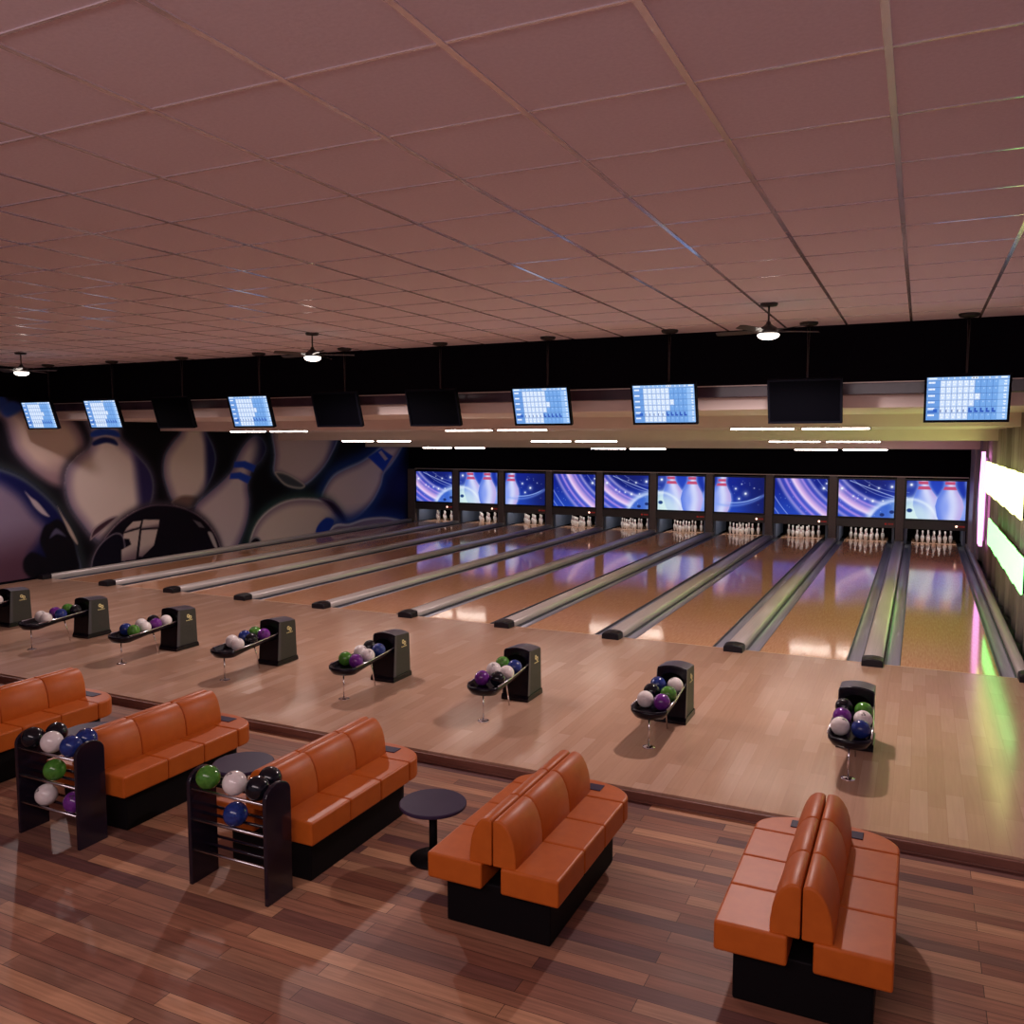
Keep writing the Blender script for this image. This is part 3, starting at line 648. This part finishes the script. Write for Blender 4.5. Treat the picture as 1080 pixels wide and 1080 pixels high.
# ================================================================== LED TUBES
GR = [(-13.96, -11.85), (-8.58, -6.48), (-3.23, -1.10)]
rowz = [(Y1, Z2, 'nearest'), (Y2, Z3, 'middle'), (Y3, Z4, 'farthest')]
side = ['mural-side', 'central', 'right-hand']
led0 = None
for (yy, zz, rn) in rowz:
    for gi, (a, b) in enumerate(GR):
        mid = (a+b)/2
        for q, c in enumerate(((a+mid)/2-.025, (b+mid)/2+.025)):
            lab = 'thin glowing LED tube under the %s soffit step, %s end of the %s pair' % (rn, 'left' if q == 0 else 'right', side[gi])
            if led0 is None:
                t = led0 = thing('led_tube', lab, 'ceiling light', (c, yy, zz-.004), 0, 'LED tubes under the soffit steps')
                hl = (mid-a)/2-.035
                MB().box(-hl, hl, -.030, .030, -.010, 0.0).build('halo_shield', M['ledcap'], t)  # opaque plate added above the tube to keep its light off the soffit
                MB().box(-hl, hl, -.016, .016, -.030, -.0105).build('tube', M['led'], t, bevel=.006)
                for sd in (-1, 1): MB().box(sd*(hl+.012)-.012, sd*(hl+.012)+.012, -.019, .019, -.029, 0).build('end_fitting', M['ledcap'], t)
            else: dup(led0, (c, yy, zz-.004), lab)

# ================================================================== CEILING FANS
def make_fan():
    t = thing('ceiling_fan', 'x', 'ceiling fan', (0, 0, ZC)); t.scale = (.92, .92, .92)
    MB().lathe([(.02, -.035), (.085, -.03), (.095, -.012), (.095, 0)], seg=24).build('canopy', M['fan'], t)
    MB().lathe([(.011, -.22), (.011, -.03)], seg=10).build('down_rod', M['fan'], t)
    mo_ = MB().lathe([(.012, -.195), (.022, -.20), (.03, -.225), (.055, -.245), (.09, -.265), (.105, -.29), (.105, -.325), (.09, -.335), (.02, -.337)], seg=24).build('motor', M['fan'], t)
    MB().lathe([(.11, -.335), (.118, -.345), (.108, -.365), (.075, -.385), (.03, -.393), (.001, -.394)], seg=24).build('lamp_bowl', M['bowl'], mo_)
    for q in range(5):
        g = MB(); n = []
        for s_, hw in ((.10, .018), (.16, .02), (.20, .045), (.35, .056), (.52, .060), (.57, .045), (.585, .02)):
            n.append([(s_, -hw, -.305-.012), (s_, hw, -.305+.012), (s_, hw, -.300+.012), (s_, -hw, -.300-.012)])
        o = g.loft(n, sm=False).build('fan_blade', M['fan'], t); o.rotation_euler = (0, 0, q*2*PI/5+.55)
    return t
fl = ['bronze ceiling fan with a lit bowl, hanging nearest the right wall', 'bronze ceiling fan with a lit bowl, the middle one of three', 'bronze ceiling fan with a lit bowl, hanging nearest the mural wall']
fan = make_fan(); fan['label'] = fl[0]; fan['group'] = 'ceiling fans'; fan.location = (FANS[0][0], FANS[0][1], ZC)
for i in (1, 2): dup(fan, (FANS[i][0], FANS[i][1], ZC), fl[i])
for i, (x, y) in enumerate(FANS):
    d = bpy.data.lights.new('fan_lamp', 'SPOT'); d.spot_size = math.radians(168); d.spot_blend = .35; d.energy = FAN_POWER*(1.05, .82, .72)[i]; d.color = (1, .83, .81); d.shadow_soft_size = .09
    o = bpy.data.objects.new('fan_lamp', d); C.objects.link(o); o.location = (x, y, ZC-.47)

# ================================================================== SCORE MONITORS
FONT = {'0': '757', '1': '262', '2': '647', '3': '767', '4': '571', '5': '737', '6': '377', '7': '712', '8': '777', '9': '771'}
D5 = {'0': ['111', '101', '101', '101', '111'], '1': ['010', '110', '010', '010', '111'], '2': ['111', '001', '111', '100', '111'],
      '3': ['111', '001', '111', '001', '111'], '4': ['101', '101', '111', '001', '001'], '5': ['111', '100', '111', '001', '111'],
      '6': ['111', '100', '111', '101', '111'], '7': ['111', '001', '010', '010', '010'], '8': ['111', '101', '111', '101', '111'], '9': ['111', '101', '111', '001', '111']}
NW, NH = 240, 146
def score_img():
    im = np.zeros((NH, NW, 3)); rs = np.random.RandomState(5)
    im[:] = H('6f9fdc')
    x0 = 2; name_w = 36; fx = name_w+4; fw = 17; nf = 10
    top = 12; rh = (NH-top)//6+0
    im[:top] = H('88b0e4')
    def put(s, r, c, k=H('ffffff')):
        for ch in s:
            for a, row in enumerate(D5[ch]):
                for b_, q in enumerate(row):
                    if q == '1' and 0 <= r+a < NH and 0 <= c+b_ < NW: im[r+a, c+b_] = k
            c += 4
    for i in range(10): put(str(i+1), 3, fx+i*fw+6)
    im[3:8, 5:30] = H('dfeaff'); im[3:8, NW-24:NW-6] = H('e8f0ff')
    for r in range(6):
        y = top+r*rh
        im[y:y+1, :] = H('22408c')
        im[y+1:y+rh, :name_w+2] = H('6795d6'); im[y+1:y+rh, NW-30:] = H('8fb8ea')
        done = (6, 6, 7, 6, 5, 5)[r]
        for f in range(10):
            xx = fx+f*fw
            if f < done: im[y+1:y+rh, xx:xx+fw] = H('bcd0ee')
            im[y+1:y+rh, xx:xx+1] = H('3a62b0')
            if f < done:
                put(str(rs.randint(1, 9)), y+3, xx+4); put(str(rs.randint(0, 9)), y+3, xx+10); im[y+9:y+10, xx+2:xx+fw-1] = H('d8e4f6')
                put('%d' % (9*(f+1)+rs.randint(0, 9)), y+12, xx+5)
            elif r not in (4,): put(str(rs.randint(1, 9)), y+4, xx+8, H('a9c9f2'))
        # player's name as small unreadable strokes
        q = 6
        for _ in range(5): im[y+4:y+10, q:q+3] = H('f2f6ff'); q += 4
        put('%d' % rs.randint(40, 99), y+4, NW-14); put('%d' % rs.randint(40, 99), y+13, NW-14)
        if r == 4:
            im[y+15:y+20, 4:name_w-2] = H('2f5cb8'); im[y+8:y+20, 22:name_w-2] = H('2f5cb8')
            for f in range(10):
                xx = fx+f*fw
                if f < 5: im[y+10:y+20, xx+3:xx+6] = H('2f4c90')
                else: im[y+5:y+20, xx+2:xx+7] = H('2a4fae'); im[y+14:y+20, xx+2:xx+13] = H('2a4fae')
    for (a, b_) in ((NW//2-1, 0),): pass
    im[2:9, 134:150] = H('e8f0ff'); im[3:8, 136:139] = H('16265a'); im[3:8, 144:147] = H('16265a')
    return im[::-1]
IM = score_img()
def score(u, v):
    c = np.clip((u*(NW-1)).round().astype(int), 0, NW-1); r = np.clip((v*(NH-1)).round().astype(int), 0, NH-1)
    return IM[r, c]
M['score'] = vcol_mat('score_picture', emit=MONITOR_STRENGTH, rough=.4); M['score'].node_tree.nodes['Principled BSDF'].inputs['Specular IOR Level'].default_value = .15
MWd, MHt = .83, .53
def make_monitor(on):
    t = thing('score_monitor', 'x', 'monitor', (0, 0, ZC))
    tl = math.radians(17); cz = 3.195-ZC; cy = 0
    R = Matrix.Translation((0, cy, cz)) @ Matrix.Rotation(tl, 4, 'X')
    def pl(o): o.matrix_local = R; return o
    b = .024; w2, h2 = MWd/2, MHt/2
    g = MB().box(-w2, w2, .006, .05, -h2, h2)
    g.box(-w2, w2, -.012, .006, -h2, -h2+b).box(-w2, w2, -.012, .006, h2-b, h2)
    g.box(-w2, -w2+b, -.012, .006, -h2+b, h2-b).box(w2-b, w2, -.012, .006, -h2+b, h2-b)
    g.box(-.2, .2, .05, .085, -.14, .14)
    pl(g.build('case', M['mon'], t))
    if on: o = grid_mesh('score_table' , (-w2+b, .004, -h2+b), (2*(w2-b), 0, 0), (0, 0, 2*(h2-b)), NW, NH, score, M['score'], t)
    else: o = MB().box(-w2+b, w2-b, .001, .006, -h2+b, h2-b).build('dark_display', M['moff'], t)
    pl(o)
    MB().tube([(0, .22, 0), (0, .22, cz+.12), (0, .16, cz+.03), (0, .07, cz)], .016, 10).build('pole', M['pole'], t)
    MB().lathe([(.03, -.05), (.09, -.035), (.105, -.02), (.105, 0)], (0, .22, 0), 20).build('ceiling_flange', M['fan'], t)
    return t
mons = {True: None, False: None}
onset = {0, 2, 3, 6, 8, 9}
for k in range(10):
    on = k in onset
    pos = 'nearest the right wall' if k == 0 else ('nearest the mural wall' if k == 9 else '%s from the right wall' % ORD[k])
    lab = ('hanging monitor lit with a blue score table, %s' if on else 'hanging monitor switched off and black, %s') % pos
    loc = (-k*S+.03, -.74, ZC)
    if mons[on] is None: mons[on] = make_monitor(on); mons[on].location = loc; mons[on]['label'] = lab; mons[on]['group'] = 'score monitors'
    else: dup(mons[on], loc, lab)

# ================================================================== BALLS
BR = .076
def ball_mesh(colour):
    g = MB(); g.sphere((0, 0, 0), BR, 32, 20)
    for a, b_ in ((0, 0), (.22, .10), (.02, .30)):
        d = Vector((math.sin(a)*1.0, -math.sin(b_), 1)).normalized(); 
        Mx = d.to_track_quat('Z', 'Y').to_matrix().to_4x4()
        r = .0085
        ring = [Mx @ Vector((r*math.cos(2*PI*q/10), r*math.sin(2*PI*q/10), BR*.9965)) for q in range(10)]
        n = g.pts(ring); g.face([n+q for q in range(10)], 1)
    o = g.build('bowling_ball', None, mats=[BALL[colour], M['ballholes']])
    return o
BALLS = {}
def ball(colour, loc, label, group):
    if colour not in BALLS: o = BALLS[colour] = ball_mesh(colour)
    else: o = BALLS[colour].copy(); C.objects.link(o)
    o.location = loc; o.rotation_euler = (random.uniform(.1, .8), random.uniform(-.5, .5), random.uniform(-1, 3))
    tag(o, label, 'bowling ball', group); return o

# ================================================================== BALL RETURNS
def make_return():
    t = thing('ball_return', 'x', 'ball return', (0, 0, 0))
    W = .145
    # hood: side profile in (y,z), arched top across x
    g = MB(); nx = 12; ringsF = []
    def arch(x): return .028*(1-(x/W)**2)
    # outer shell as lofted rings along x
    for i in range(nx+1):
        x = -W + 2*W*i/nx; a = arch(x)
        ringsF.append([(x, -3.255, .06), (x, -3.218, .522+a), (x, -3.210, .530+a), (x, -2.925, .512+a), (x, -2.915, .48), (x, -2.90, .06)])
    g.loft(ringsF, 0, False)
    for f in range(len(g.f)):
        ids = g.f[f]; zs = [g.v[q][2] for q in ids]; ys = [g.v[q][1] for q in ids]
        if len(ids) == 4 and max(ys) < -3.19: g.mi[f] = 2
        elif len(ids) == 4 and min(zs) > .5: g.mi[f] = 1
        
    hood = g.build('hood', None, t, mats=[M['charcoal'], M['greytop'], M['blackp']], bevel=.003)
    # lighter front strip on both sides
    for sd in (-1, 1):
        x = sd*(W+.002)
        g = MB().prism([(-3.256, .06), (-3.220, .515), (-3.188, .515), (-3.205, .06)], 'x', x-.003, x+.003)
        g.build('side_strip', M['greytop'], hood)
    # dark ball mouth
    g = MB()
    rings = []
    for rr, dy in ((.118, -.002), (.112, -.012), (.095, -.004)):
        rings.append([(rr*math.cos(2*PI*q/20), -3.222-.055*0 + dy - .12*(rr*.8*math.sin(2*PI*q/20)) *-1*0, .405 + rr*.72*math.sin(2*PI*q/20)) for q in range(20)])
    Mx = Matrix.Translation((0, -3.2295, .39)) @ Matrix.Rotation(math.radians(90-4.6), 4, 'X')
    g = MB()
    g.loft([[Mx @ Vector((r*math.cos(2*PI*q/24), r*.78*math.sin(2*PI*q/24), h)) for q in range(24)] for r, h in ((.125, -.004), (.125, .012), (.105, .012), (.10, .002))], 0, False)
    g.build('ball_mouth', M['void'], hood)
    # plinth
    pl = [(-3.275, 0), (-3.275, .03), (-3.257, .062), (-2.90, .062), (-2.885, .03), (-2.885, 0)]
    MB().prism(pl, 'x', -W-.012, W+.012).build('plinth', M['blackp'], t, bevel=.004)
    # logo: two linked gold rings over a line of tiny print, on the right side
    g = MB(); x = W+.001
    for cy, cz, r in ((-3.052, .432, .022), (-3.016, .410, .022)):
        n = 20
        g.loft([[(x+.002, cy+rr*math.cos(2*PI*q/n), cz+rr*math.sin(2*PI*q/n)*1.1) for rr in (r, r*.5)] + [(x, cy+rr*math.cos(2*PI*q/n), cz+rr*math.sin(2*PI*q/n)*1.1) for rr in (r*.5, r)] for q in range(n+1)], 0, False, cap=False)
    yy = -3.085
    for q, wd in enumerate((.007, .006, .009, .006, .008, .005, .009, .007, .006, .008)):
        g.box(x, x+.002, yy, yy+wd, .369, .377 if q % 3 else .381); yy += wd+.004
    g.build('logo', M['gold'], hood)
    # tray: rounded scoop in front, narrowing to the hood
    outer = []; n = 14
    for q in range(n+1):
        th = PI + PI*q/n; outer.append((.165*math.cos(th), -3.99+.13*math.sin(th)))
    outer += [(.160, -3.7), (.135, -3.27), (-.135, -3.27), (-.160, -3.7)]
    def sc(P, s, y0=-3.9): return [(x*s, y0+(y-y0)*s if y < y0 else y) for x, y in P]
    def zt(y): return .345 + max(0, (y+3.9))*.055
    rings = [[(x, y, zt(y)-.018) for x, y in sc(outer, 1.0)], [(x, y, zt(y)+.012) for x, y in sc(outer, 1.0)],
             [(x, y, zt(y)+.012) for x, y in sc(outer, .92)], [(x, y, zt(y)-.030) for x, y in sc(outer, .80)]]
    low = [[(x, y, zt(y)-.045 if y > -3.75 else zt(y)-.068) for x, y in sc(outer, .82)], [(x, y if y < -3.8 else -3.8+(y+3.8)*.97, (zt(y)-.055 if y > -3.8 else .262)) for x, y in sc(outer, .42)]]
    g = MB(); g.loft(list(reversed(low)) + rings, 0, True)
    tray = g.build('tray', M['blackp'], t)
    for sd in (-1, 1):
        MB().tube([(sd*.166, -4.0, .362), (sd*.163, -3.7, .372), (sd*.148, -3.35, .392), (sd*.138, -3.22, .402)], .0075, 8).build('rail', M['steel'], tray)
    fp = MB().lathe([(.007, .006), (.007, .27)], (0, -3.99, 0), 10).build('front_post', M['chrome'], t)
    g = MB(); g.lathe([(.056, 0), (.056, .004), (.030, .010), (.010, .014)], (0, -3.99, 0), 20).build('post_foot', M['chrome'], fp)
    MB().tube([(.02, -3.44, 0), (.012, -3.52, .33)], .0075, 8).build('rear_post', M['chrome'], t)
    return t
# balls of each return: colour, where in the tray, local x, y
RB = [[('white', 'front left', -.080, -3.88), ('purple', 'middle left', -.082, -3.65), ('black', 'back left', -.085, -3.41), ('blue', 'front right', .080, -3.89), ('white', 'middle right', .082, -3.66), ('green', 'back right', .075, -3.45)],
      [('white', 'front left', -.075, -3.86), ('black', 'middle left', -.080, -3.64), ('blue', 'back left', -.078, -3.43), ('purple', 'front right', .085, -3.88), ('green', 'middle right', .085, -3.66), ('white', 'back right', .080, -3.40)],
      [('purple', 'front left', -.070, -3.88), ('white', 'middle left', -.080, -3.60), ('green', 'back left', -.082, -3.39), ('black', 'front right', .088, -3.85), ('white', 'middle right', .090, -3.65), ('blue', 'back right', .085, -3.45)],
      [('green', 'front left', -.075, -3.85), ('purple', 'front right', .085, -3.88), ('white', 'middle left', -.070, -3.58), ('white', 'middle right', .090, -3.67), ('black', 'back left', -.085, -3.38), ('blue', 'back right', .082, -3.45)],
      [('white', 'front left', -.075, -3.78), ('white', 'front right', .085, -3.86), ('blue', 'middle left', -.075, -3.57), ('black', 'middle right', .090, -3.64), ('green', 'back left', -.080, -3.39), ('purple', 'back right', .085, -3.42)],
      [('blue', 'front left', -.075, -3.85), ('green', 'front right', .085, -3.87), ('white', 'middle left', -.078, -3.61), ('white', 'middle right', .088, -3.70), ('black', 'back left', -.080, -3.42), ('purple', 'third right', .085, -3.53), ('white', 'nearest the hood', .078, -3.36)],
      [('white', 'front left', -.060, -3.80), ('white', 'front right', .100, -3.84), ('purple', 'middle left', -.070, -3.58), ('blue', 'middle right', .095, -3.62), ('green', 'back left', -.082, -3.38), ('black', 'back right', .080, -3.38)],
      [('black', 'back left', -.082, -3.40), ('white', 'back right', .082, -3.38)]]
ret0 = None
for k in range(8):
    x = -(k+.5)*S
    pos = ['rightmost of all', 'second from the right', 'third from the right', 'fourth from the right', 'fourth from the left', 'third from the left', 'second from the left', 'leftmost of all'][k]
    lab = 'black ball return with hood and ball tray on the approach, %s' % pos
    if ret0 is None: ret0 = make_return(); ret0.location = (x, 0, 0); ret0['label'] = lab; ret0['group'] = 'ball returns'
    else: dup(ret0, (x, 0, 0), lab)
    for cl, wh, lx, y in RB[k]:
        ball(cl, (x+lx, y, .392 + max(0, y+3.9)*.055), '%s bowling ball, %s in tray of the ball return %s' % (cl, wh, pos), 'balls in the ball return trays')

# ================================================================== SOFAS
def make_sofa():
    t = thing('double_sofa', 'x', 'sofa', (0, 0, ZL))
    ya, yb = -7.13, -5.70; hw = .415; z0, z1 = .285-0, .44
    # seat: three slabs on each side, far end rounded as one piece
    def rounded(y0):
        P = [(-hw, y0), (hw, y0)]; r = .36
        for q in range(0, 13):
            th = PI/2*q/12; P.append((hw-r+r*math.cos(th), yb-r*.62+r*.62*math.sin(th)))
        for q in range(0, 13):
            th = PI/2+PI/2*q/12; P.append((-(hw-r)+r*math.cos(th), yb-r*.62+r*.62*math.sin(th)))
        return P
    MB().prism(rounded(-5.985), 'z', z0, z1).build('seat_end', M['vinyl'], t, bevel=.016, bseg=3)
    for sd in (-1, 1):
        for y0, y1 in ((ya, -6.72), (-6.72, -6.36), (-6.36, -5.988)):
            MB().box(*(sorted((sd*.06, sd*hw))), y0, y1-.003, z0, z1).build('seat_cushion', M['vinyl'], t, bevel=.014, bseg=3)
    MB().box(-.21, .21, -5.885, -5.785, z1+.0005, z1+.006).build('end_inset', M['table'], t, bevel=.003)
    # backrest: three cushions on each side, leaning in and rounded on top
    for sd in (-1, 1):
        for y0, y1 in ((ya+.02, -6.725), (-6.722, -6.285), (-6.282, -5.90)):
            prof = [(.004, z1-.01), (.150, z1-.01), (.148, z1+.06), (.138, z1+.13), (.118, z1+.19), (.094, z1+.23), (.070, z1+.252), (.045, z1+.262), (.020, z1+.262), (.004, z1+.250)]
            g = MB(); rings = []
            for yy, f in ((y0, .96), (y0+.010, .992), ((y0+y1)/2, 1.01), (y1-.010, .992), (y1, .96)):
                rings.append([(sd*(.004+(px-.004)*f), yy, z1+(pz-z1)*(1 if f > .97 else .985)) for px, pz in prof])
            g.loft(rings, 0, True).build('backrest_cushion', M['vinyl'], t, bevel=.008, bseg=2)
    P = [(x*.80, -6.43+(y+6.43)*.88) for x, y in rounded(ya)]
    MB().prism(P, 'z', 0, z0).build('base', M['sofabase'], t, bevel=.01)
    return t
sofa0 = None
slab = ['orange leather double-sided sofa nearest the right, directly before the rightmost ball return', 'orange leather double-sided sofa before the ball return second from the right',
        'orange leather double-sided sofa behind the ball rack topped by a green ball', 'orange leather double-sided sofa just right of the leftmost ball rack, before its own ball return',
        'orange leather double-sided sofa behind the leftmost ball rack, cut by the left edge', 'orange leather double-sided sofa of which only the rounded end shows at the left edge']
for k in range(6):
    loc = (-(k+.5)*S, 0, ZL)
    if sofa0 is None: sofa0 = make_sofa(); sofa0.location = loc; sofa0['label'] = slab[k]; sofa0['group'] = 'orange sofas'
    else: dup(sofa0, loc, slab[k])

# round tables between the sofas
tl = {2: 'low round dark purple table between the two sofas nearest the picture centre', 3: 'low round dark purple table left of the ball rack with the green ball on top', 4: 'low round dark purple table left of the sofa at the left, behind the blue ball'}
tb0 = None
for k in (2, 3, 4):
    loc = (-k*S+.05, -6.44, ZL)
    if tb0 is None:
        t = tb0 = thing('round_table', tl[k], 'table', loc, 0, 'round tables between the sofas')
        MB().lathe([(.001, .372), (.222, .372), (.228, .380), (.228, .392), (.222, .398), (.001, .398)], seg=40, sm=False).build('table_top', M['table'], t)
        MB().lathe([(.028, .01), (.028, .372)], seg=16).build('pedestal', M['sofabase'], t)
        MB().lathe([(.16, 0), (.16, .008), (.04, .02), (.03, .022)], seg=28).build('table_foot', M['sofabase'], t)
    else: dup(tb0, loc, tl[k])

# ================================================================== BALL RACKS
def make_rack():
    t = thing('ball_rack', 'x', 'ball rack', (0, 0, ZL))
    for sd in (-1, 1):
        P = [(-.115, 0), (.115, 0), (.115, .66)]
        for q in range(1, 12):
            th = PI*q/12; P.append((.115*math.cos(th), .66+.085*math.sin(th)))
        P.append((-.115, .66))
        MB().prism(P, 'x', sd*.31-.014, sd*.31+.014).build('end_panel', M['rackp'], t, bevel=.005)
    for z in (.635, .435, .235):
        for y in (-.10, .0, .10):
            MB().tube([(-.298, y, z), (.298, y, z)], .010, 10).build('rail', M['steel'] if y < -.05 else M['rackp'], t)
    return t
rk = make_rack(); rk['label'] = 'black three-tier ball rack at the left edge holding black, white, blue and green balls'; rk['group'] = 'ball racks'
XK = [-5.88, -4.209]
rk.location = (XK[0], -7.29, ZL)
dup(rk, (XK[1], -7.29, ZL), 'black ball rack with a green, a white and two black balls on its top tier')
rb = 'on the left ball rack'
RK = [(0, -.21, -.05, 0, 'black', 'black bowling ball at the front left end of the top tier'), (0, -.15, .095, 0, 'black', 'black bowling ball in the back at the left of the top tier'),
      (0, -.005, -.05, 0, 'white', 'white bowling ball in the middle of the top tier'), (0, .195, -.05, 0, 'blue', 'blue bowling ball at the front right of the top tier'),
      (0, .16, .10, 0, 'blue', 'dark blue bowling ball in the back of the top tier'),
      (0, .01, -.05, 1, 'green', 'green bowling ball resting on the middle tier'), (0, -.09, -.05, 2, 'white', 'white bowling ball on the bottom tier'),
      (0, .205, -.05, 2, 'purple', 'purple bowling ball on the bottom tier'),
      (1, -.20, -.05, 0, 'green', 'green bowling ball at the left end of the top tier'), (1, .02, -.05, 0, 'white', 'white bowling ball in the middle of the top tier'),
      (1, .205, -.05, 0, 'black', 'black bowling ball at the front right of the top tier'), (1, .17, .10, 0, 'black', 'black bowling ball in the back of the top tier'),
      (1, .02, -.05, 1, 'blue', 'blue bowling ball on the middle tier')]
for q, dx, dy, tier, cl, tx in RK:
    z = ZL + (.635, .435, .235)[tier] + math.sqrt((BR+.010)**2-.05**2)
    ball(cl, (XK[q]+dx, -7.29+dy, z), tx + (', left ball rack' if q == 0 else ', right ball rack'), 'balls on the ball racks')
